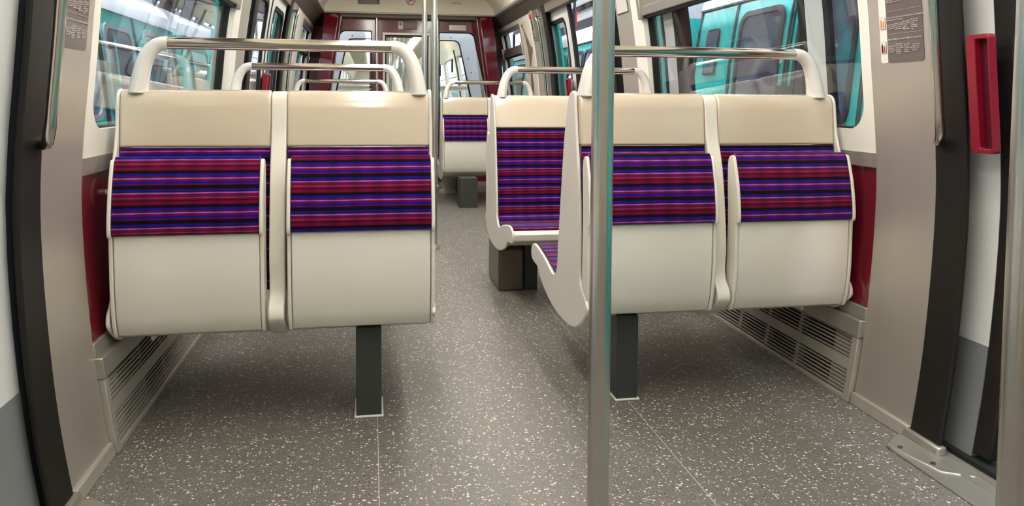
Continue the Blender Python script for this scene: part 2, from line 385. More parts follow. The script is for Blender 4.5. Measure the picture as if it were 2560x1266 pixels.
# ------------------------------------------------------------------ side walls
nwin = 0; ndoor = 0
SIDE = {-1: 'left', 1: 'right'}
for s in (-1, 1):
    root = structroot('wall_'+SIDE[s], (s*1.1, 0, 0))
    # outer skin
    bm = bmesh.new()
    wpanel(bm, s, YB, DOORS[0][0], -.1, 2.12, .085, .02)
    for a, b in ((DOORS[0][1], DOORS[1][0]), (DOORS[1][1], 8.85)):
        wpanel(bm, s, a, b, -.1, .84, .085, .02); wpanel(bm, s, a, b, 1.72, 2.12, .085, .02)
        for p0, p1 in ((a, {1.79: 2.2, 6.36: 7.46}[a]), ({4.81: 4.13, 8.85: 8.65}[b], b)): wpanel(bm, s, p0, p1, .84, 1.72, .085, .02)
    for a, b, _ in DOORS: wpanel(bm, s, a, b, 1.70, 2.12, .085, .02)
    link('outer_skin', bm, M_TEAL, root)
    # stainless pillars
    for a, b in PIL:
        wp('stainless_pillar', s, a, b, .036, ZT, 0, .05, M_STEEL, root)
        wp('kick_strip', s, a, b, 0, .036, -.012, .06, M_GRILLE, root, bevel=.003)
    wp('rear_side_panel', s, YB, -.48, 0, ZT, 0, .05, M_TRIM, root)
    for (a, b) in BAYS:
        far = a > 5
        wp('metal_ledge', s, a, b, .745, .79, -.006, .05, M_ALU, root)
        wp('red_dado', s, a, b, .30, .745, .004, .04, M_RED, root)
        wp('step_ledge', s, a, b, .262, .302, -.004, .06, M_ALU, root, bevel=.003)
        wp('heater_cover_top', s, a, b, .205, .262, -.020, .06, M_ALU, root, bevel=.003)
    # door head panels
    for a, b, _ in DOORS: wp('door_header', s, a, b, 1.68, ZT+.02, .0, .05, M_TAUPE, root)
    # windows
    for bi, (a, b) in enumerate(BAYS):
        nwin += 1
        o0, o1 = (2.215, 4.115) if bi == 0 else (7.50, 8.62)
        z0, z1 = .862, 1.68
        wr = structroot('window_%d' % nwin, (s*1.12, (a+b)/2, z0))
        wframe('window_moulding', s, (a+.002, b-.002, .79, ZT), (o0, o1, z0, z1), 0, .028, M_TRIM, wr, .001, (.02, .02, .085, .085), bevel=.0)
        wframe('window_seal', s, (o0-.005, o1+.005, z0-.005, z1+.005), (o0+.012, o1-.012, z0+.006, z1-.008), .026, .026, M_RUBBER, wr, .06, .075)
        wpane('glass_pane', s, o0-.003, o1+.003, z0-.003, z1+.003, .07, .044, .005, M_GLASS, wr)
        zt = 1.415
        wp('transom_bar', s, o0-.01, o1+.01, zt, zt+.05, -.012, .05, M_ALU, wr, bevel=.004)
        wp('transom_lip', s, o0-.01, o1+.01, zt-.012, zt, .0, .03, M_RUBBER, wr)
        wframe('hopper_frame', s, (o0-.004, o1+.004, zt+.052, z1+.02), (o0+.03, o1-.03, zt+.085, z1-.02), -.004, .03, M_ALU, wr, .01, .015, bevel=.002)
        for yy in (o0+.0, o1-.0):
            wp('hopper_bracket', s, yy-.022, yy+.022, zt-.02, zt+.10, -.022, .02, M_ALU, wr, bevel=.003)
    # door posts (black) and doors
    for a, b, dn in DOORS:
        ndoor += 1
        dr = structroot('door_%d' % ndoor, (s*1.12, (a+b)/2, 0))
        for p0, p1 in ((a-POST, a), (b, b+POST)):
            wp('door_post', s, p0, p1, .018, ZT+.005, -.004, .014, M_RUBBER, dr, bevel=.005)
            wp('post_channel', s, p0+(.0 if p0 < a else .075), p1-(.075 if p0 < a else 0), .018, ZT, .011, .042, M_DARK, dr)
        # sill
        bm = bmesh.new(); box(bm, s*.985, s*1.13, a-.02, b+.06, .0, .006); link('sill_plate', bm, M_ALU, dr, bevel=.002)
        boxobj('sill_rail', tuple(sorted((s*1.06, s*1.075)))+(a+.05, b-.02, .006, .010), M_ALU, dr); boxobj('sill_rail', tuple(sorted((s*1.10, s*1.112)))+(a+.05, b-.02, .006, .012), M_ALU, dr)
        bm = bmesh.new(); box(bm, s*1.128, s*1.23, a, b+.1, -.05, .019); link('sill_gap', bm, M_DARK, dr)
        # foot casting at the far post
        bm = bmesh.new(); P = [(.985, b+.075), (1.03, b-.10), (1.10, b-.10), (1.085, b+.0), (1.055, b+.04), (1.045, b+.125), (1.09, b+.135), (1.0, b+.09)]
        P = [(.985, b+.075), (1.02, b-.09), (1.09, b-.13), (1.125, b-.03), (1.10, b+.12), (1.055, b+.13)]
        A = [bm.verts.new((s*x, y, .0)) for x, y in P]; B = [bm.verts.new((s*x, y, .009)) for x, y in P]
        for k in range(6): bm.faces.new((A[k], A[(k+1) % 6], B[(k+1) % 6], B[k]))
        bm.faces.new(A); bm.faces.new(B)
        fo = link('foot_casting', bm, M_ALU, dr, bevel=.003)
        for (x, y) in ((1.01, b+.05), (1.03, b-.05)):
            bm = bmesh.new(); tube(bm, [(s*x, y, .008), (s*x, y, .012)], .007, 12); link('screw', bm, M_SCREW, fo)
        wp('post_shoe', s, b-.012, b+POST+.012, .006, .030, -.016, .03, M_ALU, dr, bevel=.006)
        # leaves
        mid = (a+b)/2
        # (white from, to, free side, depth, window, front rubber, back rubber)
        if s < 0: leaves = [(mid+.03, b+.02, -1, .030, (mid+.14, b-(.05 if dn == 2 else .22)), .030, 0), (a-.02, mid-.03, 1, .030, (a+(.05 if dn == 2 else .22), mid-.14), .030, 0)]
        elif dn == 1: leaves = [(1.742, 2.605, -1, .056, (1.855, 2.480), .06, .05), (a-.87, a+.06, 1, .056, (a-.75, a-.06), .06, .05)]
        else: leaves = [(5.86, 6.74, -1, .056, (5.975, 6.63), .06, .05), (3.835, 4.80, 1, .056, (3.975, 4.66), .05, .165)]
        for l0, l1, e, D, (w0, w1), rf, rbk in leaves:
            lf = structroot('leaf', (0, 0, 0)); lf.parent = dr; lf.location = (0, (l0+l1)/2-mid, 0)
            del lf['kind']
            full = True; g0, g1 = l0, l1
            rb0, rb1 = (l0-rf, l0) if e < 0 else (l1, l1+rf)
            wp('edge_rubber', s, rb0, rb1, .03, 1.70, D-.002, .026, M_RUBBER, lf, bevel=.006)
            if rbk:
                rb0, rb1 = (l1, l1+rbk) if e < 0 else (l0-rbk, l0)
                wp('rear_edge_rubber', s, rb0, rb1, .03, 1.70, D-.002, .024, M_RUBBER, lf, bevel=.004)
            wframe('leaf_panel', s, (g0, g1, .31, 1.70), (w0, w1, .835, 1.60), D, .022, M_DOOR, lf, .001, .09)
            wframe('window_seal', s, (w0-.010, w1+.010, .825, 1.61), (w0+.022, w1-.022, .857, 1.578), D-.003, .018, M_RUBBER, lf, .09, .08)
            wpane('glass_pane', s, w0-.004, w1+.004, .83, 1.60, .08, D+.008, .005, M_GLASS, lf)
            wp('kick_plate', s, g0, g1, .02, .31, D-.002, .024, M_GREY, lf)
            # grip
            if dn == 1 or full or e < 0:
                if dn == 1 and s > 0: h0, h1 = 1.690, 1.766
                elif e < 0: h0, h1 = g0+.002, g0+.098
                else: h0, h1 = g1-.098, g1-.002
                if e > 0 and s > 0: continue
                hz0, hz1 = .82, 1.122
                wframe('door_handle', s, (h0, h1, hz0, hz1), (h0+.005, h1-.030, hz0+.012, hz1-.012), -.010, .022, M_REDH, lf, .010, .006, bevel=.004)
                wp('handle_recess', s, h0+.005, h1-.02, hz0+.01, hz1-.01, .008, .006, mat('dark_red_recess', (84, 8, 26), .4), lf)
                wp('handle_backplate', s, h1-.010, h1+.020, hz0+.036, hz1-.006, .006, D-.008, mat('pale_blue_steel', (178, 190, 196), .12, .9), lf, bevel=.006)
                for zz in (hz0+.035, hz1-.045):
                    bm = bmesh.new(); yy = (h0+h1)/2; x = Ws(zz)+.02; tube(bm, [(s*(x+.001), yy, zz), (s*(x-.003), yy, zz)], .005, 10); link('handle_screw', bm, M_SCREW, lf)

# ------------------------------------------------------------------ heater grilles
for s in (-1, 1):
    for bi, (a, b) in enumerate(BAYS):
        t = thing('heater_grille', '%s slatted aluminium heater grille low on the %s wall under the %s window' % (('long', 'short')[bi], SIDE[s], ('near', 'far')[bi]), 'heater grille', (s*1.1, (a+b)/2, 0), 'heater grilles along the walls')
        a2, b2 = a+.005, b-.01
        boxm = bmesh.new(); wpanel(boxm, s, a2, b2, .004, .203, .03, .02); link('backing', boxm, M_DARK, t)
        wp('end_trim', s, a2, a2+.03, .0, .206, -.016, .046, M_GRILLE, t, bevel=.003)
        wp('bottom_rail', s, a2+.03, b2, .0, .014, -.014, .04, M_GRILLE, t, bevel=.002)
        wp('middle_band', s, a2+.03, b2, .092, .128, -.008, .03, M_GRILLE, t)
        wp('blank_panel', s, a2+.03, a2+.135, .014, .205, .0, .028, M_GRILLE, t)
        bm = bmesh.new()
        for z0 in [.021+.0122*k for k in range(6)]+[.134+.0122*k for k in range(6)]:
            n = 8
            wpanel(bm, s, a2+.03, b2, z0, z0+.0042, -.008, .006, nz=1)
        link('slat', bm, M_GRILLE, t)
        y = a2+.135+.19
        while y < b2-.05: wp('mullion', s, y, y+.022, .014, .203, -.003, .025, M_GRILLE, t); y += .212

# ------------------------------------------------------------------ benches
PAN = [(-.018, .974), (.022, .964), (.042, .934), (.082, .832), (.114, .694), (.142, .553), (.161, .465), (.171, .385), (.205, .352), (.252, .348), (.335, .368), (.445, .387), (.52, .395), (.57, .388), (.60, .366), (.591, .330), (.540, .318), (.471, .310), (.413, .276), (.272, .238), (.128, .225), (-.006, .23), (-.085, .246), (-.140, .281), (-.172, .318), (-.178, .34), (-.168, .364), (-.142, .392), (-.138, .44), (-.142, .496), (-.13, .619), (-.106, .741), (-.069, .839), (-.056, .92), (-.046, .958)]
BODY = [(-.050, .80), (-.07, .62), (-.078, .5), (-.08, .42), (-.132, .375), (-.138, .315), (-.08, .268), (.03, .248), (.128, .242), (.272, .254), (.41, .292), (.47, .325), (.585, .335), (.592, .366), (.56, .379), (.445, .376), (.335, .355), (.25, .336), (.2, .340), (.155, .375), (.145, .46), (.12, .60), (.07, .80)]
HEAD = [(-.057, .808), (-.046, .92), (-.040, .952), (-.028, .968), (-.008, .973), (.012, .966), (.026, .948), (.036, .92), (.080, .808)]
FARC = [(.082, .806), (.106, .694), (.134, .553), (.153, .465), (.162, .392), (.198, .362), (.252, .355), (.335, .374), (.445, .391), (.52, .397), (.556, .390), (.556, .376), (.52, .383), (.445, .375), (.335, .356), (.252, .337), (.195, .342), (.150, .378), (.140, .46), (.12, .553), (.094, .694), (.070, .806)]
NEARC = [(-.056, .806), (-.068, .70), (-.082, .60), (-.090, .5), (-.090, .385), (-.078, .385), (-.078, .5), (-.07, .60), (-.054, .70), (-.040, .806)]
CHEEK = [(-.112, .778), (-.128, .779), (-.138, .765), (-.160, .70), (-.172, .64), (-.177, .60), (-.177, .583), (-.172, .572), (-.163, .566), (-.162, .43), (-.152, .345), (-.137, .298), (-.125, .290), (-.105, .294), (-.098, .36), (-.100, .45), (-.104, .57), (-.098, .68), (-.096, .74), (-.100, .768)]
CUSH = [(-.105, .772), (-.112, .787), (-.124, .787), (-.136, .772), (-.158, .70), (-.170, .64), (-.174, .60), (-.174, .580), (-.160, .574), (-.150, .60), (-.125, .74)]
FSHELL = [(-.160, .574), (-.159, .43), (-.149, .345), (-.134, .300), (-.125, .292), (-.108, .296), (-.102, .36), (-.104, .45), (-.108, .57), (-.102, .68), (-.101, .765), (-.125, .765), (-.150, .60)]
SH = .022
PANA = [(.012, .978), (.045, .978), (.072, .966), (.092, .936), (.130, .83), (.160, .689), (.188, .544), (.206, .455), (.216, .372), (.250, .340), (.300, .334), (.385, .356), (.495, .375), (.58, .383), (.628, .375), (.655, .352), (.645, .316), (.59, .306), (.525, .299), (.465, .262), (.325, .223), (.181, .208), (.044, .213), (-.037, .230), (-.112, .266), (-.156, .305), (-.164, .327), (-.140, .352), (-.088, .380), (-.076, .43), (-.078, .486), (-.068, .612), (-.046, .737), (-.022, .837), (-.004, .93), (.0, .962)]
PAN = [(y+SH, z) for y, z in PAN]; PAN2 = [(y, z+.018*min(1, max(0, (.33-z)/.06))) for y, z in PAN]; PAN = [(y, z-.008*min(1, max(0, (.30-z)/.05))) for y, z in PAN]; FIT = lambda P, sh: [(y+sh+.022*min(1, max(0, (y-.2)/.3)), z-(.013 if z < .41 and y > .12 else 0)) for y, z in P]; BODY = FIT(BODY, .030); HEAD = [(y+SH*.6, z) for y, z in HEAD]; FARC = FIT(FARC, .036); NEARC = [(y+SH*.6, z) for y, z in NEARC]
SEATA = [(.2345, .6475), (.6925, 1.1035)]; FOLDA = [(.2262, .6375), (.7000, 1.1000)]
def bench(s, Y0, fl, label, row):
    rt = thing('double_bench', label, 'bench', (s*.66, Y0, 0), 'striped double benches')
    DX = {(1, 1): .004, (1, 2): -.020, (1, 3): .0}.get((s, row), 0)
    def tr(P): return [(Y0+fl*y, z) for y, z in P]
    def E_(name, P, a0, a1, m, parent, bevel=.003, seg=2, sm=0):
        bm = bmesh.new(); P2 = tr(P); 
        if sm: P2 = crom(P2, sm)
        ext(bm, P2, s*a0+DX, s*a1+DX); return link(name, bm, m, parent, bevel=bevel, seg=seg)
    E_('end_panel', PANA if s > 0 else [(y, z+.036*min(1, max(0, (.34-z)/.07))*min(1, max(0, (.30-y)/.15))) for y, z in PANA], .2235, .2340, M_WHITE, rt, .005, 3, 3)
    E_('end_panel', PAN2, 1.1040, 1.1140, M_WHITE, rt, .004, 3, 3)
    E_('centre_divider', [(y*.97, z-.004) if z > .5 else (y, z) for y, z in PAN2], .6485, .6915, M_IVORY, rt, .004, 3, 3)
    for k, (a0, a1) in enumerate(SEATA):
        E_('seat_shell', BODY, a0, a1, M_IVORY, rt, .004)
        h = E_('headrest', HEAD, a0, a1, M_BEIGE, rt, .007, 3)
        E_('seat_cushion', FARC, a0+.003, a1-.003, M_FAB, rt, .003)
        E_('rear_cushion', NEARC, a0+.002, a1-.002, M_FAB, rt, .002)
    for k, (a0, a1) in enumerate(FOLDA):
        f = bpy.data.objects.new('folding_seat', None); COL.objects.link(f); f.parent = rt
        f.location = Vector((s*(a0+a1)/2, Y0-fl*.12, .3))-Vector(rt.location)
        E_('seat_edge', CHEEK, a0, a0+.010, M_IVORY, f, .003, 2, 2); E_('seat_edge', CHEEK, a1-.010, a1, M_IVORY, f, .003, 2, 2)
        E_('underside_shell', FSHELL, a0+.0115, a1-.0115, M_IVORY, f, .004)
        VOFF[0] = ((.0395, .012), (.052, .066))[s > 0][k]+.019*row
        E_('cushion', CUSH, a0+.0102, a1-.0102, M_FAB, f, .003)
        VOFF[0] = .02+.03*k
    # handrail
    rl = tubeobj('handrail', [(s*.338, Y0, 1.106), (s*.982, Y0, 1.106)], .0178, M_CHROME, rt, 28)
    for e in (0, 1):
        mp = (lambda x: s*x) if e == 0 else (lambda x: s*(1.3235-x))
        P = [(.345, 1.106), (.330, 1.105), (.312, 1.098), (.296, 1.082), (.283, 1.058), (.274, 1.03), (.268, 1.0), (.2640, .975), (.263, .964)]
        P = crom(P, 3, False); n = len(P)
        bm = bmesh.new(); R = [.0190+.0075*(i/(n-1))**1.3 for i in range(n)]; P += [(.263, .961), (.263, .9605)]; R += [R[-1]*.93, R[-1]*.8]
        tube(bm, [(mp(x), Y0, z) for x, z in P], R, 24)
        for v in bm.verts: v.co.y = Y0+(v.co.y-Y0)*(1+.5*min(1, max(0, (1.10-v.co.z)/.12)))
        link('handle_arm', bm, M_ARM, rt)
    # posts and beam
    boxobj('support_beam', tuple(sorted((s*.30, s*1.12)))+tuple(sorted((Y0+fl*.11, Y0+fl*.17)))+(.240, .262), M_POST, rt)
    if row == 1:
        x0, x1 = ((-.452, -.378), (.355, .424))[s > 0]
        boxobj('support_post', (x0, x1, Y0-.075, Y0+.06, .0, .272), M_POST, rt, bevel=.003)
        boxobj('post_sealant', (x0-.006, x1+.006, Y0-.081, Y0+.066, 0, .006), M_PAPER, rt, bevel=.002)
    elif row == 2:
        x0, x1 = sorted((s*.345, s*.412))
        boxobj('support_post', (x0, x1, Y0-.22, Y0+.05, .0, .235), M_POST, rt, bevel=.003)
        x0, x1 = sorted((s*.213, s*.34))
        bm = bmesh.new(); P = [(Y0-.235, 0), (Y0-.235, .205), (Y0-.20, .235), (Y0+.10, .235), (Y0+.10, 0)]
        ext(bm, P, x0, x1); link('equipment_box', bm, M_BOX, rt, bevel=.01, seg=3)
    else:
        x0, x1 = sorted((s*.36, s*.515))
        boxobj('support_post', (x0, x1, Y0-.35, Y0-.12, 0, .262), M_POST, rt, bevel=.003)
    boxobj('lower_bracket', tuple(sorted((s*1.03, s*1.042)))+tuple(sorted((Y0+fl*.0, Y0+fl*.10)))+(.238, .30), M_IVORY, rt, bevel=.005)
    # wall pivot
    bm = bmesh.new(); tube(bm, [(s*1.12, Y0-fl*.02, .68), (s*1.148, Y0-fl*.02, .68)], .009, 12)
    tube(bm, [(s*1.1205, Y0-fl*.02, .68), (s*1.127, Y0-fl*.02, .68)], .036, 20); link('wall_bracket', bm, M_ARM, rt)
    return rt
LB = {(-1, 1): 'nearest bench on the left, two folded up seats with striped cushions facing the camera',
      (1, 1): 'nearest bench on the right, behind the near pole, with folded up striped seats',
      (-1, 2): 'second bench on the left, only its handrail arching above the nearest bench',
      (1, 2): 'second bench on the right, facing the camera, striped seat over a steel box',
      (-1, 3): 'farthest bench on the left, just its small handrail seen before the end wall',
      (1, 3): 'farthest bench on the right, folded striped seat on a grey post'}
for s in (-1, 1):
    bench(s, 2.38, 1, LB[s, 1], 1); bench(s, 3.98, -1, LB[s, 2], 2); bench(s, 7.075, 1, LB[s, 3], 3)

# ------------------------------------------------------------------ poles
def pole(x, y, r, z1, label, cap=False):
    t = thing('handrail_pole', label, 'pole', (x, y, 0), 'floor to ceiling poles')
    tubeobj('tube', [(x, y, .012), (x, y, z1)], r, M_POLE, t, 32)
    bm = bmesh.new(); tube(bm, [(x, y, 0), (x, y, .008), (x, y, .03)], [r*1.9, r*1.9, r*1.15], 28); link('base_collar', bm, M_ALU, t)
    bm = bmesh.new(); tube(bm, [(x, y, z1-.035), (x, y, z1-.004), (x, y, z1)], [r*1.15, r*1.2, r*1.8], 28); link('top_collar', bm, M_ALU, t)
pole(0, 1.33, .0198, 2.075, 'tall bright steel pole standing in the foreground before the right bench')
pole(.463, .90, .0198, 2.075, 'steel pole at the right edge of the view, close to the door')
pole(-.020, 5.7, .0195, 2.075, 'left of the two slim poles in the far vestibule')
pole(-.013, 4.9, .0195, 2.075, 'right of the two slim poles, passing the corner of the left bench')
pole(-.345, 8.34, .017, 1.83, 'thin pole against the burgundy end wall left of its middle window')
pole(.298, 8.34, .017, 1.83, 'thin pole against the burgundy end wall right of its middle window')
def grab(s, Y, z0, z1, label):
    pts = [(s*(Ws(z0)+.0), Y+.06, z0), (s*(Ws(z0)-.02), Y+.035, z0-.002), (s*(Ws(z0)-.034), Y+.014, z0+.006), (s*(Ws(z0)-.041), Y+.003, z0+.022)]
    n = 14
    for i in range(n+1):
        z = z0+.045+(z1-z0-.09)*i/n; pts.append((s*(Ws(z)-.042), Y, z))
    pts += [(s*(Ws(z1)-.041), Y+.003, z1-.022), (s*(Ws(z1)-.034), Y+.014, z1-.006), (s*(Ws(z1)-.0), Y+.06, z1)]
    bm = bmesh.new(); tube(bm, crom(pts, 2, False), .0125, 20)
    tag(link('grab_bar', bm, mat('bright_grab_bar', (208, 204, 196), .2, 1, var=.03), None, origin=(s*1.09, Y, z0)), label, 'grab bar', 'curved grab bars on the door pillars')
grab(-1, 1.835, .845, 1.62, 'bent steel grab bar on the black door post at the near left')
grab(1, 1.835, .845, 1.62, 'bent steel grab bar on the black door post at the near right')
grab(-1, 6.52, .86, 1.66, 'slim grab bar beside the far left door, next to the red notice')
grab(1, 6.52, .86, 1.66, 'slim grab bar beside the far right door, under the grey call handle')

# ------------------------------------------------------------------ end wall with gangway door
def endmap(sg, xi, xo, dy=0):
    return lambda x, z, d: (sg*(xi+(x-xi)*((xo+min(.16, max(0, (1.6-z)*.22)))-xi)/(xo-xi)), YE+dy+d, z)
def endwall():
    r = structroot('wall_end', (0, YE, 0)); y0, y1 = YE, YE+.05
    LW = [(-.725, .84), (-.405, .84), (-.405, 1.665), (-.725, 1.665)]
    bm = bmesh.new()
    # posts of wall round three openings (left window, middle pane, right window)
    X = [-.77, -.745, -.40, -.275, .222, .325, .70, .77]
    for (xa, xb, za, zb) in ((X[2], X[3], 0, 2.12), (X[4], X[5], 0, 2.12), (X[3], X[4], 1.655, 2.12), (X[3], X[4], 0, .60)):
        box(bm, xa, xb, y0, y1, za, zb)
    link('red_panel', bm, M_RED, r, smooth=False)
    for sg, xi, xo in ((-1, .40, .735), (1, .325, .71)):
        bm = bmesh.new(); ringslab(bm, endmap(sg, xi, xo), (xi, xo+.08, .02, 2.0), (xi, xo, .82, 1.672), .001, (.075, .012, .012, .05), .05)
        link('window_panel', bm, M_RED, r, angle=50)
        bm = bmesh.new(); ringslab(bm, endmap(sg, xi, xo, -.004), (xi-.006, xo+.006, .814, 1.678), (xi+.004, xo-.004, .824, 1.668), (.08, .014, .014, .05), (.07, .01, .01, .05), .03)
        link('window_seal', bm, M_RUBBER, r)
    # angled red side piers
    for sg in (-1, 1):
        bm = bmesh.new()
        PB = [(1.00, YE), (.96, 8.22), (.985, 8.18), (1.065, 8.21), (1.075, 8.30), (1.10, 8.93), (1.00, 8.93)]
        PT = [(.725, YE), (.695, 8.22), (.715, 8.18), (.865, 8.21), (.885, 8.30), (1.06, 8.93), (.73, 8.93)]
        A = [bm.verts.new((sg*x, y, 0)) for x, y in PB]; B = [bm.verts.new((sg*x, y, 1.9)) for x, y in PT]
        for k in range(7): bm.faces.new((A[k], A[(k+1) % 7], B[(k+1) % 7], B[k]))
        bm.faces.new(A); bm.faces.new(B)
        link('side_pier', bm, M_RED, r, bevel=.008)
        tubeobj('pier_edge_strip', [(sg*.955, 8.222, .02), (sg*.705, 8.222, 1.80)], .007, M_CHROME, r, 10)
    # cream bulkhead over the end wall and the metal strips below it
    bm = bmesh.new(); box(bm, -.90, .90, 8.12, YE+.1, 1.836, 2.10); link('bulkhead', bm, M_CREAM, r, bevel=.006)
    boxobj('lower_strip', (-.88, .88, 8.13, 8.30, 1.826, 1.836), M_GRILLE, r, bevel=.002)
    boxobj('inner_strip', (-.80, .80, 8.30, YE+.0, 1.806, 1.836), M_GRILLE, r, bevel=.003)
    boxobj('skirting', (-1.0, 1.0, YE-.02, YE, 0, .05), M_GRILLE, r)
    return r
endwall()
# middle gangway door pane and side panes
def endpane(idx, x0, x1, z0, z1, fr, mfr):
    t = structroot('window_%d' % idx, ((x0+x1)/2, YE, z0))
    if fr:
        bm = bmesh.new()
        for d in ((x0-fr, x1+fr, YE-.006, YE+.03, z1, z1+fr), (x0-fr, x1+fr, YE-.006, YE+.03, z0-fr, z0), (x0-fr, x0, YE-.006, YE+.03, z0, z1), (x1, x1+fr, YE-.006, YE+.03, z0, z1)): box(bm, *d)
        link('window_frame', bm, mfr, t, bevel=.003)
        bm = bmesh.new(); g = .012
        for d in ((x0, x1, YE, YE+.03, z1-g, z1), (x0, x1, YE, YE+.03, z0, z0+g), (x0, x0+g, YE, YE+.03, z0+g, z1-g), (x1-g, x1, YE, YE+.03, z0+g, z1-g)): box(bm, *d)
        link('window_seal', bm, M_RUBBER, t)
    boxobj('glass_pane', (x0, x1, YE+.022, YE+.027, z0, z1), M_GLASS, t)
endpane(5, -.255, .205, .64, 1.635, .028, M_ALU)
for i_, (sg, xi, xo) in enumerate(((-1, .40, .735), (1, .325, .71))):
    t = structroot('window_%d' % (6+i_), (sg*.55, YE, .82)); bm = bmesh.new(); L = rrect(xi-.004, xo+.004, .816, 1.676, .05); L2 = []
    for q in range(len(L)):
        a, b = L[q], L[(q+1) % len(L)]; mm = 10 if math.hypot(b[0]-a[0], b[1]-a[1]) > .08 else 1
        for k in range(mm): L2.append((a[0]+(b[0]-a[0])*k/mm, a[1]+(b[1]-a[1])*k/mm))
    curved(bm, endmap(sg, xi, xo, .03), L2, None, .005); link('glass_pane', bm, M_GLASS, t)

# plaques and stickers of the end wall
def plate(name, x0, x1, z0, z1, y, m, label, cat, th=.003, parent=None):
    bm = bmesh.new(); L = rrect(x0, x1, z0, z1, .008, 4)
    A = [bm.verts.new((a, y-th, b)) for a, b in L]; B = [bm.verts.new((a, y, b)) for a, b in L]
    for k in range(len(L)): bm.faces.new((A[k], A[(k+1) % len(L)], B[(k+1) % len(L)], B[k]))
    bm.faces.new(A); bm.faces.new(B); o = link(name, bm, m, parent, origin=None if parent else ((x0+x1)/2, y, (z0+z1)/2))
    if not parent: tag(o, label, cat)
    return o
p = plate('name_plate', -.535, -.315, 1.918, 2.005, 8.12, M_OLIVE, 'small dark plate with raised capital letters on the cream bulkhead', 'plate')
text('raised_letters', 'VILLARS', (-.425, 8.116, 1.948), (1, 0, 0), (0, 0, 1), .042, mat('plate_letter', (92, 88, 72), .3, .4), p)
p = plate('no_smoking_sticker', -.055, .055, 1.905, 2.02, 8.12, M_PAPER, 'white square no smoking sticker with red ring on the cream bulkhead', 'sticker')
bm = bmesh.new()
ring = [(cos(2*pi*k/28), sin(2*pi*k/28)) for k in range(28)]
for rad0, rad1 in ((.037, .046),):
    A = [bm.verts.new((a*rad0, 8.1162, 1.964+b*rad0)) for a, b in ring]; B = [bm.verts.new((a*rad1, 8.1162, 1.964+b*rad1)) for a, b in ring]
    for k in range(28): bm.faces.new((A[k], A[(k+1) % 28], B[(k+1) % 28], B[k]))
d = .707; q = [(-.037*d-.003, -.037*d+.003), (-.037*d+.003, -.037*d-.003), (.037*d+.003, .037*d-.003), (.037*d-.003, .037*d+.003)]
bm.faces.new([bm.verts.new((a, 8.1160, 1.964+b)) for a, b in q]); link('red_ring', bm, M_REDST, p)
boxobj('cigarette_mark', (-.028, .024, 8.1163, 8.1168, 1.960, 1.967), M_DARK, p)
tag(text('fleet_number', 'M 30102', (.475, 8.119, 1.950), (1, 0, 0), (0, 0, 1), .030, M_OLIVE), 'small dark fleet number M 30102 on the cream bulkhead', 'lettering')
p = plate('door_notice', -.115, .085, 1.672+.025, 1.672+.11, YE-.0, M_GINK, 'grey, white and red no entry notice above the middle end window', 'notice')
plate('white_tab', -.115, -.065, 1.697, 1.782, YE-.003, M_PAPER, '', '', .001, p)
plate('red_stripe', -.064, .085, 1.697, 1.708, YE-.003, M_REDST, '', '', .001, p)
bm = bmesh.new(); bm.faces.new([bm.verts.new((-.090+.017*a, YE-.0046, 1.755+.017*b)) for a, b in ring]); link('no_entry_disc', bm, M_REDST, p)
boxobj('white_dash', (-.101, -.079, YE-.0056, YE-.005, 1.7525, 1.7575), M_PAPER, p)
text('printed_lines', 'Ne pas ouvrir la porte\nne pas passer d\'une\nvoiture a l\'autre', (.010, YE-.0035, 1.748), (1, 0, 0), (0, 0, 1), .0155, M_SIGNTXT, p)
p = plate('metal_notice', .43, .615, 1.70, 1.755, YE, M_ALU, 'plain metal notice plate above the right end window', 'plate')
text('printed_lines', 'Manoeuvre de la porte\nreservee au service', (.535, YE-.0035, 1.728), (1, 0, 0), (0, 0, 1), .016, M_GINK, p)

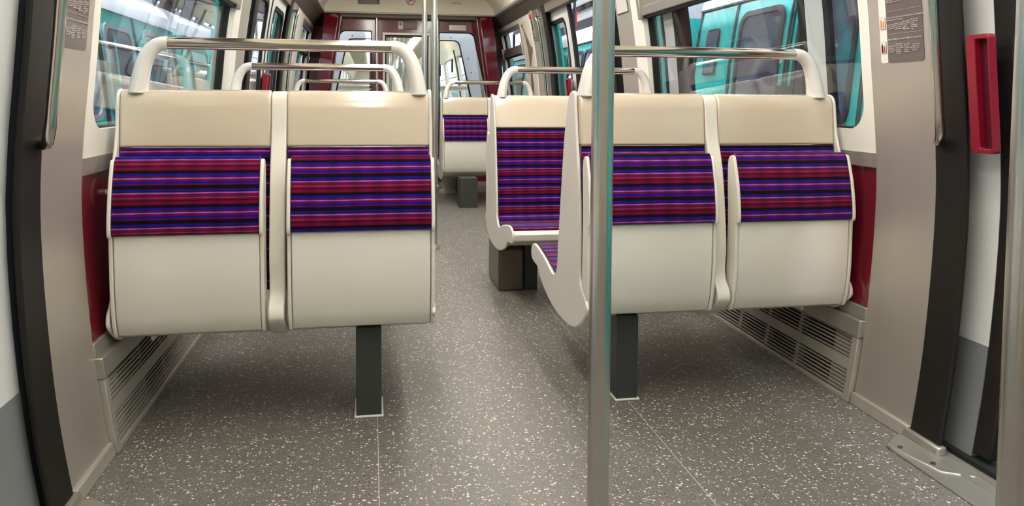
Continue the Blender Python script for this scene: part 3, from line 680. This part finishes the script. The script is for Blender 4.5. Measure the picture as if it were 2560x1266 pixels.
# ------------------------------------------------------------------ notices on the side walls
def wtext(s, body, y, z, size, m, parent, off=-.0032, align='LEFT'):
    # text on a side wall: reading direction is +y on the left wall and -y on the right wall
    dz = .04; sl = (Ws(z+dz)-Ws(z-dz))/(2*dz)
    xd = (0, 1, 0) if s < 0 else (0, -1, 0)
    yd = Vector((s*sl, 0, 1)).normalized()
    return text('printed_lines', body, (s*(Ws(z)+off), y, z), xd, yd, size, m, parent, .0003, align)
def rules(s, label):
    # notice on the near pillar: white picture column towards the aisle window on the right wall
    y0, y1 = (1.93, 2.115) if s > 0 else (1.945, 2.125)
    z0 = 1.066; z1 = 1.52
    t = thing('rules_notice', label, 'notice', (s*1.1, 2.02, z0), 'passenger rules notices')
    wy0, wy1 = (y1-.032, y1) if s > 0 else (y0, y0+.032)
    gy0, gy1 = (y0, y1-.032) if s > 0 else (y0+.032, y1)
    wpane('grey_field', s, gy0, gy1, z0, z1, .010 , -.0015, .0015, M_GINK, t)
    wpane('white_column', s, wy0, wy1, z0, z1, .008, -.0015, .0015, M_PAPER, t)
    dirn = -1 if s > 0 else 1
    ys = (gy1-.006) if s > 0 else gy0+.006
    cols = [(0, 'Do not use the\nfolding seats\nwhen the train\nis crowded.'), (.034, 'Bei starkem\nFahrgastauf-\nkommen bitte\nnicht die\nKlappsitze\nbenutzen.'), (.068, 'En caso de\nafluencia,\nno utilicen los\nasientos\nplegables.'), (.102, 'In momenti di\naffluenza, non\nutilizzare gli\nstrapuntini.')]
    cols2 = [(0, 'Keep hands off\nthe doors, you\nmay get hurt.'), (.034, 'Finger weg von\nden Turen, Sie\nkonnen ein-\ngeklemmt werden.'), (.068, 'No ponga las\nmanos en las\npuertas,\npodria\nengancharse.'), (.102, 'Non mettere\nle mani sulle\nporte,\nrischiate di\nfarvi molto\nmale.')]
    wtext(s, "En cas d'affluence, ne pas utiliser les strapontins.", ys, z0+.068, .0074, M_SIGNTXT, t)
    for dy, b in cols: wtext(s, b, ys+dirn*dy, z0+.040, .0056, M_SIGNTXT, t)
    wtext(s, "Ne mets pas tes mains sur les portes, tu risques de\nte faire pincer tres fort.", ys, z0+.128, .0074, M_SIGNTXT, t)
    for dy, b in cols2: wtext(s, b, ys+dirn*dy, z0+.105, .0056, M_SIGNTXT, t)
    for dy, b in [(0, 'The alarm\nsignal means\nthe doors close:\ndo not get off\nthe train.\nStand clear\nof the doors\nwhile closing.'), (.034, 'Beim Ertonen\ndes Signals\nbitte nicht\nmehr ein- oder\naussteigen.\nDie Turen\nschliessen\nautomatisch.'), (.068, 'Cuando suene\nla senal, no\nsuba ni baje:\nlas puertas\nse cierran\nde forma\nautomatica.'), (.102, 'Al segnale\nacustico non\nsalite e non\nscendete:\nle porte si\nchiudono.')]: wtext(s, b, ys+dirn*dy, z0+.195, .0056, M_SIGNTXT, t)
    for zz in (.083, .150): wp('divider_line', s, gy0+.004, gy1-.004, z0+zz, z0+zz+.0007, -.0025, .001, M_SIGNTXT, t)
    cy = (wy0+wy1)/2
    for zz, mm in ((.028, M_REDST), (.100, M_YEL)):
        pic = wp('picture', s, cy-.012, cy+.012, z0+zz, z0+zz+.034, -.0028, .001, M_GINK, t)
        wp('picture_ground', s, cy-.011, cy+.011, z0+zz+.001, z0+zz+.033, -.0034, .0008, M_PAPER, pic)
        # two little figures
        for dy, hh, m2 in ((-.005, .020, mm), (.005, .025, M_DARK if mm is M_REDST else M_YEL)):
            wp('figure', s, cy+dy-.0035, cy+dy+.0035, z0+zz+.003, z0+zz+hh, -.0040, .0008, m2, pic)
            wp('figure', s, cy+dy-.002, cy+dy+.002, z0+zz+hh+.0008, z0+zz+hh+.005, -.0040, .0008, m2, pic)
rules(1, 'grey passenger rules notice with white picture column on the near right pillar')
rules(-1, 'grey passenger rules notice on the near left pillar beside the grab bar')
# line map poster at the top of the second right pillar, red notice on the far left pillar
t = thing('line_map', 'small white route map with dark rim high on the second right pillar', 'map', (1.06, 4.42, 1.47), None)
wpane('map_frame', 1, 4.33, 4.53, 1.462, 1.70, .006, -.002, .002, M_TDARK, t); wpane('map_sheet', 1, 4.337, 4.523, 1.470, 1.69, .004, -.0035, .001, mat('map_print', (206, 202, 196), .4, var=.35, vscale=90), t)
t = thing('red_notice', 'tall narrow red and white notice on the far left pillar', 'notice', (-1.05, 6.8, 1.3), None)
wpane('sheet', -1, 6.70, 6.92, 1.15, 1.62, .005, -.002, .002, M_PAPER, t); wpane('red_field', -1, 6.79, 6.90, 1.38, 1.60, .003, -.0032, .001, M_REDST, t)
wpane('lower_field', -1, 6.70, 6.91, 1.18, 1.33, .003, -.0032, .001, mat('dull_red_print', (150, 84, 78), .4, var=.3, vscale=40), t)
t = thing('floor_to_window_panel', 'pale glossy panel with a brown sweep beside the far right window', 'poster', (1.06, 7.2, 1.2), None)  # pale wall panel with a brown curved shape laid over it
wpane('sheet', 1, 7.02, 7.42, .86, 1.70, .01, -.002, .002, mat('panel_ground', (222, 216, 200), .25, var=.05), t)
bm = bmesh.new(); P = crom([(7.40, 1.66), (7.32, 1.60), (7.27, 1.35), (7.30, 1.05), (7.28, .92), (7.25, .92), (7.20, 1.10), (7.22, 1.28), (7.10, 1.38), (7.06, 1.44), (7.12, 1.45), (7.24, 1.55), (7.36, 1.67)], 3)
f0 = [bm.verts.new((Ws(z)-.004, y, z)) for y, z in P]; f1 = [bm.verts.new((Ws(z)-.0028, y, z)) for y, z in P]
for k in range(len(P)): bm.faces.new((f0[k], f0[(k+1) % len(P)], f1[(k+1) % len(P)], f1[k]))
bm.faces.new(f0); bm.faces.new(f1); link('brown_sweep', bm, mat('brown_tone', (128, 96, 84), .25, var=.3, vscale=20), t)
# emergency call handle
t = thing('emergency_call_unit', 'grey vertical emergency handle unit with red knob on the far right pillar', 'alarm handle', (1.0, 6.70, 1.5), None)
wp('housing', 1, 6.67, 6.76, 1.47, 1.73, -.05, .05, mat('grey_green_casting', (140, 138, 124), .45, .2), t, bevel=.008)
wp('red_knob', 1, 6.69, 6.74, 1.66, 1.70, -.062, .013, M_REDST, t, bevel=.004)
wp('glass_window', 1, 6.69, 6.74, 1.56, 1.65, -.052, .003, M_TDARK, t)
bm = bmesh.new()
for k in range(5): wpanel(bm, 1, 6.685, 6.745, 1.485+.012*k, 1.490+.012*k, -.053, .004, nz=1)
link('grip_rib', bm, M_TDARK, t)

# grimy equipment under the far right bench
t = thing('underseat_equipment', 'grimy pale equipment housing with pipes behind the farthest right post', 'equipment', (.42, 7.9, 0), None)
bm = bmesh.new(); tube(bm, [(.36, 7.85, .0), (.36, 7.85, .03), (.36, 7.85, .035), (.36, 7.85, .16), (.36, 7.85, .165), (.36, 7.85, .20), (.36, 7.85, .24)], [.09, .09, .06, .07, .10, .10, .055], 24); link('housing', bm, mat('grimy_casting', (176, 170, 152), .5, var=.3, vscale=20), t)
boxobj('base_block', (.44, .62, 7.80, 7.98, 0, .14), mat('dark_casting', (80, 74, 66), .5, var=.3, vscale=20), t, bevel=.008)
tubeobj('pipe', [(.38, 7.82, .26), (.55, 7.86, .25), (.62, 7.9, .12)], .014, M_ALU, t, 12)

# ------------------------------------------------------------------ next carriage beyond the gangway
def nextcar():
    r = thing('next_carriage', 'lit interior of the next carriage seen through the end wall windows', 'train', (0, 9.45, 0))
    y0 = 9.45; bm = bmesh.new()
    for (xa, xb, za, zb) in ((-.40, -.245, -.3, 2.2), (.275, .36, -.3, 2.2), (-.245, .275, 1.70, 2.2), (-.245, .275, -.3, .6)): box(bm, xa, xb, y0, y0+.05, za, zb)
    link('end_face', bm, M_BLUEW, r, smooth=False)
    for sg, xi, xo in ((-1, .40, .69), (1, .36, .66)):
        em = endmap(sg, xi, xo); mp = lambda x, z, d, em=em: (em(x, z, 0)[0], y0+d, z)
        bm = bmesh.new(); ringslab(bm, mp, (xi, xo+.34, -.1, 2.2), (xi+.012, xo, .80, 1.665), .001, (.075, .012, .012, .05), .05)
        link('window_surround', bm, M_BLUEW, r, angle=50)
        bm = bmesh.new(); ringslab(bm, lambda x, z, d: mp(x, z, d-.003), (xi+.006, xo+.006, .794, 1.671), (xi+.018, xo-.008, .808, 1.657), (.08, .014, .014, .05), (.07, .01, .01, .05), .02)
        link('window_seal', bm, M_RUBBER, r)
    bm = bmesh.new()
    for (x0, x1, z0, z1) in ((-.245, .275, .6, 1.70),):
        g = .012
        for d in ((x0, x1, y0-.004, y0+.02, z1-g, z1), (x0, x1, y0-.004, y0+.02, z0, z0+g), (x0, x0+g, y0-.004, y0+.02, z0, z1), (x1-g, x1, y0-.004, y0+.02, z0, z1)): box(bm, *d)
    link('window_seal', bm, M_RUBBER, r)
    bm = bmesh.new()
    for x, z in ((-.62, 1.70), (-.46, 1.70), (.40, 1.70), (.55, 1.70), (.76, 1.45), (.80, 1.28)): tube(bm, [(x, y0, z), (x, y0-.003, z)], .008, 10)
    link('screw', bm, M_SCREW, r)
    boxobj('floor_deck', (-1.13, 1.13, y0, 30, -.06, 0), M_FLOOR, r); boxobj('roof_panel', (-1.1, 1.1, y0, 30, 2.075, 2.12), M_CREAM, r)
    for s in (-1, 1):
        bm = bmesh.new(); wpanel(bm, s, y0, 30, 0, .80, 0, .05); wpanel(bm, s, y0, 30, 1.68, 2.1, 0, .05)
        for a, b in ((y0, 9.8), (11.1, 11.6), (13.2, 13.7), (15.4, 15.8), (17.4, 17.8), (19, 19.6), (21.2, 21.8), (23.5, 24.2), (26, 27), (29, 30)): wpanel(bm, s, a, b, .8, 1.68, 0, .05)
        link('side_wall', bm, M_TRIM, r)
        bm = bmesh.new()
        for a in (11.45, 13.3): wpanel(bm, s, a, a+.14, 0, 1.8, -.01, .06)
        link('door_post', bm, M_RUBBER, r)
        for y in (10.3, 11.9, 13.5, 14.5, 16.1, 17.7, 19.3, 20.9, 22.5, 24.1, 25.7, 27.3, 28.9):
            boxobj('ceiling_light', (s*.42-.07, s*.42+.07, y-.7, y+.7, 2.05, 2.07), M_LAMP2, r)
        bm = bmesh.new()
        for y in (10.0, 11.0, 12.3, 14.4): 
            a0, a1 = sorted((s*.22, s*1.1)); box(bm, a0, a1, y-.06, y+.06, .3, .97)
        link('seat_back', bm, M_IVORY, r, bevel=.02)
        bm = bmesh.new()
        for y in (10.0, 11.0, 12.3, 14.4):
            tube(bm, crom([(s*.26, y, .96), (s*.27, y, 1.03), (s*.31, y, 1.095), (s*.36, y, 1.106), (s*.96, y, 1.106), (s*1.02, y, 1.09), (s*1.06, y, 1.02), (s*1.065, y, .96)], 3, False), .02, 12)
        link('seat_handle', bm, M_ARM, r)
        boxobj('hopper_rail', tuple(sorted((s*1.04, s*1.08)))+(9.8, 11.1, 1.41, 1.45), M_ALU, r)
    bm = bmesh.new()
    for x, y in ((-.05, 9.9), (-.12, 11.7), (.1, 12.2), (0, 13.5)): tube(bm, [(x, y, 0), (x, y, 2.07)], .02, 14)
    link('pole', bm, M_CHROME, r)
    boxobj('far_wall', (-1.1, 1.1, 30, 30.1, 0, 2.1), M_TRIM, r)
nextcar()

# ------------------------------------------------------------------ behind the camera
struct(boxobj('wall_rear', (-1.15, 1.15, YB-.05, YB, 0, 2.16), M_CREAM))

# ------------------------------------------------------------------ neighbouring trains
XC = 3.1
def We(z):
    if z < 1.55: return W(z)+.08
    return 0
def trmap(s, off=0): return lambda y, z, d: (s*(XC-(Ws(z)+.08)-off-d), y, z)
def tpatch(name, s, y0, y1, z0, z1, r, off, t, m, parent):
    bm = bmesh.new(); L = rrect(y0, y1, z0, z1, r); L2 = []
    for q in range(len(L)):
        a, b = L[q], L[(q+1) % len(L)]; mm = 8 if math.hypot(b[0]-a[0], b[1]-a[1]) > .08 else 1
        for k in range(mm): u = k/mm; L2.append((a[0]+(b[0]-a[0])*u, a[1]+(b[1]-a[1])*u))
    curved(bm, trmap(s, off), L2, None, t); return link(name, bm, m, parent)
def tframe(name, s, o, i, ro, ri, off, t, m, parent):
    bm = bmesh.new(); ringslab(bm, trmap(s, off), o, i, ro, ri, t); return link(name, bm, m, parent)
def traincar(s, y0, y1, zb, label):
    r = thing('train_car', label, 'train', (s*XC, (y0+y1)/2, -.9), 'neighbouring trains in the workshop')
    def hull(name, prof, m):
        bm = bmesh.new(); full = [(-x, z) for x, z in prof]+[(x, z) for x, z in reversed(prof)]
        A = [bm.verts.new((s*XC+x, y0, z)) for x, z in full]; B = [bm.verts.new((s*XC+x, y1, z)) for x, z in full]
        for k in range(len(full)): bm.faces.new((A[k], A[(k+1) % len(full)], B[(k+1) % len(full)], B[k]))
        bm.faces.new(A); bm.faces.new(B); return link(name, bm, m, r, angle=50)
    zs = [-.55+(zb+.55)*i/24 for i in range(25)]
    hull('body', [(Ws(z)+.08, z) for z in zs], M_TEAL)
    x0 = Ws(zb)+.088; top = [(x0, zb), (x0-.02, zb+.08), (x0-.06, zb+.15), (x0-.14, zb+.21), (x0-.28, zb+.255), (x0-.50, zb+.28), (x0-.8, zb+.295), (.05, zb+.30)]
    hull('roof', top, M_TWHITE)
    bm = bmesh.new()
    for yy in (y0+.6, y0+2.2, y0+4.2):
        if yy > y1-.5: continue
        for sx in (-1, 1):
            box(bm, s*XC-.62*0+sx*.74-.05, s*XC+sx*.74+.05, yy-.35, yy+.35, -1.02, -.35)
    for yy in (y0, ): box(bm, s*XC-.8, s*XC+.8, y0+.3, y1-.3, -.62, -.5)
    link('bogie', bm, M_DARK, r)
    return r
RW, LWZ = 1.60, 1.47
def tdoor(s, r, ya, yb, z1, light):
    mid = (ya+yb)/2
    for (a, b) in ((ya, mid), (mid, yb)):
        o = (a+.10, b-.10, .84, z1)
        fm = M_TGREY if light else M_TDARK
        tframe('door_window_frame', s, (o[0]-.02, o[1]+.02, o[2]-.02, o[3]+.02), (o[0]+.012, o[1]-.012, o[2]+.012, o[3]-.012), .09, .075, .001, .012, fm, r)
        tpatch('door_window', s, o[0], o[1], o[2], o[3], .08, .002, .003, M_TGLASS, r)
    for y, w_ in ((ya, .03), (mid-.017, .018), (mid+.017, .018), (yb, .03)):
        tpatch('door_seal', s, y-w_/2, y+w_/2, -.1, z1+.10, .002, .001, .006, M_TDARK, r)
def twin(s, r, a, b, z0, z1, fm, hop=True):
    tframe('window_frame', s, (a-.035, b+.035, z0-.035, z1+.035), (a, b, z0, z1), .075, .05, .001, .012, fm, r)
    tpatch('window_glass', s, a-.004, b+.004, z0-.004, z1+.004, .05, .002, .003, M_TGLASS, r)
    if hop:
        tpatch('transom', s, a, b, z1-.20, z1-.17, .002, .006, .008, M_TGREY, r)
        tframe('hopper_frame', s, (a+.01, b-.01, z1-.165, z1-.01), (a+.035, b-.035, z1-.14, z1-.035), .02, .015, .006, .006, M_TGREY, r)
# right
r = traincar(1, -1.5, 5.36, RW, 'green and white train car outside the near right window, ending at a dark corner seam')
tdoor(1, r, 3.35, 4.78, 1.50, False)
tpatch('small_window_frame', 1, 4.99, 5.19, 1.13, 1.45, .03, .001, .008, M_TDARK, r); tpatch('small_window', 1, 5.005, 5.175, 1.145, 1.437, .02, .008, .003, M_TGLASS, r)
tpatch('corner_seam', 1, 5.33, 5.358, -.3, 1.59, .002, .001, .006, M_TDARK, r)
tpatch('drip_rail', 1, 0, 5.36, 1.592, 1.604, .002, .002, .012, M_TDARK, r)
for y0_ in (1.6,): twin(1, r, 1.3, 3.05, .86, 1.46, M_TGREY)
tpatch('door_lock_sticker', 1, 4.12, 4.15, 1.17, 1.20, .003, .001, .002, M_PAPER, r)
tpatch('call_panel', 1, 3.86, 4.19, .85, 1.04, .004, .003, .004, M_TDARK, r)
tpatch('button', 1, 4.135, 4.165, .96, .99, .01, .008, .004, mat('green_button', (40, 170, 110), .3), r)
tdoor(1, r, .1, 1.1, 1.50, False)
r = traincar(1, 5.80, 32, RW, 'second green and white train car on the right, seen through the far open door')
twin(1, r, 5.86, 6.30, .9, 1.44, M_TGREY); twin(1, r, 6.6, 7.4, .9, 1.46, M_TGREY, False)
for a, b in ((8.02, 8.40), (8.52, 9.05), (9.35, 9.75), (10.1, 11.3), (11.9, 13.3)): twin(1, r, a, b, .9, 1.48, M_TDARK, False)
tpatch('seam', 1, 8.20-.015, 8.20+.015, 0, 1.59, .002, .001, .005, M_TDARK, r); tpatch('seam', 1, 9.2, 9.23, 0, 1.59, .002, .001, .005, M_TDARK, r)
tpatch('drip_rail', 1, 5.8, 32, 1.592, 1.604, .002, .002, .012, M_TDARK, r)
# left
r = traincar(-1, -1.5, 6.55, LWZ, 'green and white train car outside the near left window, white roof at the top')
twin(-1, r, 5.72, 6.38, .88, 1.38, M_TGREY)
tdoor(-1, r, 4.05, 5.50, 1.37, True)
tpatch('seam', -1, 5.04, 5.07, -.2, 1.40, .002, .002, .004, M_TEAL, r)
twin(-1, r, 2.2, 3.8, .88, 1.38, M_TGREY)
tpatch('end_seam', -1, 6.50, 6.548, -.2, 1.465, .002, .001, .01, M_TDARK, r)
r = traincar(-1, 6.86, 32, LWZ, 'next green and white car on the left, behind the far half of the window')
for a, b in ((7.1, 7.75), (7.95, 8.55), (8.75, 9.35), (9.7, 11.2), (11.8, 13.4)): twin(-1, r, a, b, .88, 1.36, M_TDARK, False)
for s, yc, zt in ((-1, 6.705, 1.75), (1, 5.58, 1.85)):
    t = thing('car_coupling', 'dark ribbed bellows between the two cars outside on the %s' % SIDE[s], 'coupling', (s*XC, yc, 0))
    bm = bmesh.new()
    for k in range(5): box(bm, s*XC-.85, s*XC+.85, yc-.14+.06*k, yc-.11+.06*k, -.3, zt-.05)
    box(bm, s*XC-.8, s*XC+.8, yc-.148, yc+.148, -.25, zt-.1)
    link('bellows', bm, M_TDARK, t)
    bm = bmesh.new()
    for z in (1.42, 1.50, 1.58, 1.66):
        tube(bm, [(s*(XC-.93), yc-.12, z), (s*(XC-.93), yc-.16, z)], .02, 10) if s > 0 else tube(bm, [(s*(XC-.93), yc-.02, z), (s*(XC-.96), yc-.02, z)], .02, 10)
    box(bm, s*XC-s*.93-.03, s*XC-s*.93+.03, yc-.10, yc+.02, 1.36, 1.74)
    link('marker_lamp', bm, M_TGREY, t)

# ------------------------------------------------------------------ workshop hall
o = boxobj('floor_2', (-14, 14, -10, 62, -1.06, -1.0), M_CONC); struct(o)
t = structroot('ceiling_2', (0, 10, 6.6))
for y in range(-10, 62, 2): boxobj('roof_beam', (-14, 14, y, y+1.25, 6.7, 6.9), M_HALL, t)
for x in (-11, -7, -3.6, 3.6, 7, 11): boxobj('roof_girder', (x-.12, x+.12, -10, 62, 6.2, 6.6), M_HALL, t)
for s in (-1, 1):
    wl_ = structroot('wall_hall_'+SIDE[s], (s*12, 10, 0))
    boxobj('lower_panel', (s*12-.1, s*12+.1, -10, 62, -1, 2.6), M_HALL, wl_); boxobj('upper_panel', (s*12-.1, s*12+.1, -10, 62, 4.6, 7), M_HALL, wl_)
    for k in range(36): boxobj('mullion', (s*12-.06, s*12+.06, -10+2*k, -9.75+2*k, 2.6, 4.6), M_HALL, wl_)
wl_ = structroot('wall_hall_far', (0, 62, 0))
boxobj('lower_panel', (-12, 12, 62, 62.2, -1, 2.4), M_HALL, wl_); boxobj('transom', (-12, 12, 62, 62.2, 4.3, 4.5), M_HALL, wl_)
for k in range(25): boxobj('mullion', (-12+k-.09, -12+k+.09, 62, 62.2, 2.4, 7), M_HALL, wl_)
wl_ = structroot('wall_hall_near', (0, -10, 0)); boxobj('panel', (-12, 12, -10.2, -10, -1, 7), M_HALL, wl_)
M_HLAMP = mat('hall_tube', (250, 252, 255), .5, var=0, emit=(240, 246, 255), es=50)
for s in (-1, 1):
    for k, y in enumerate((-3, 1, 5, 9, 13, 17)):
        t = thing('hall_lamp', 'long white tube lamp hanging over the gap %s of our car' % ('left', 'right')[s > 0], 'light', (s*1.62, y, 4.6), 'hall lamps between the tracks')
        boxobj('tube', (s*1.62-.10, s*1.62+.10, y-1.6, y+1.6, 4.5, 4.53), M_HLAMP, t); boxobj('housing', (s*1.62-.13, s*1.62+.13, y-1.65, y+1.65, 4.531, 4.60), M_TGREY, t)
        boxobj('hanger', (s*1.62-.02, s*1.62+.02, y-.02, y+.02, 4.601, 6.69), M_HALL, t)
# brown columns between the tracks
for i, (x, y, lb) in enumerate(((1.6, 9.35, 'slim brown column outside the far right window'),)):
    t = thing('hall_column', lb, 'column', (x, y, -1), None)
    boxobj('web', (x-.03, x+.03, y-.09, y+.10, -1, 4.6), M_BROWN, t, bevel=.004)
    boxobj('flange', (x-.045, x+.045, y+.10, y+.13, -1, 4.6), M_TGREY, t)
# silver ducts above the right-hand train
bm = bmesh.new(); tube(bm, [(3.2, 6.5, 2.75), (3.2, 18, 2.75)], .13, 18); tag(link('air_duct', bm, mat('silver_duct', (176, 174, 168), .4, .6, var=.15), None, origin=(3.2, 12, 2.75)), 'thick silver pipe running above the roof of the right train', 'pipe', 'pipes above the right train')
bm = bmesh.new(); tube(bm, [(3.45, 6.5, 2.52), (3.45, 18, 2.52)], .08, 18); tag(link('air_duct', bm, MATS['silver_duct'], None, origin=(3.45, 12, 2.52)), 'thinner silver pipe just under the thick one over the right train', 'pipe', 'pipes above the right train')
# hanging control cable with red box outside the far right door
t = thing('hanging_cable', 'dark jointed cable with a red control box hanging outside the open far right door', 'cable', (1.52, 7.30, 3.5), None)
cx_, cy_ = 1.52, 7.30
tubeobj('cord', [(cx_+.03, cy_, 4.45), (cx_+.01, cy_, 2.0), (cx_, cy_, 1.2), (cx_-.005, cy_, -.6)], [.014, .014, .014, .022], M_CABLE, t, 12)
bm = bmesh.new()
for z, h_, rr_ in ((1.34, .06, .021), (1.44, .05, .019), (1.24, .05, .022)): tube(bm, [(cx_+.001, cy_, z), (cx_+.001, cy_, z+h_)], rr_, 12)
link('connector', bm, mat('black_connector', (30, 30, 34), .4), t)
tubeobj('orange_band', [(cx_+.001, cy_, 1.41), (cx_+.001, cy_, 1.425)], .021, M_YEL, t, 12)
boxobj('control_box', (cx_-.05, cx_+.05, cy_+.05, cy_+.09, 1.66, 1.82), M_BOXRED, t, bevel=.008)
tubeobj('thin_wire', crom([(cx_-.03, cy_+.03, 1.66), (cx_-.05, cy_+.02, 1.3), (cx_-.07, cy_, 1.08), (cx_-.02, cy_, 1.15), (cx_-.005, cy_, 1.3)], 6, False), .003, M_CABLE, t, 6)
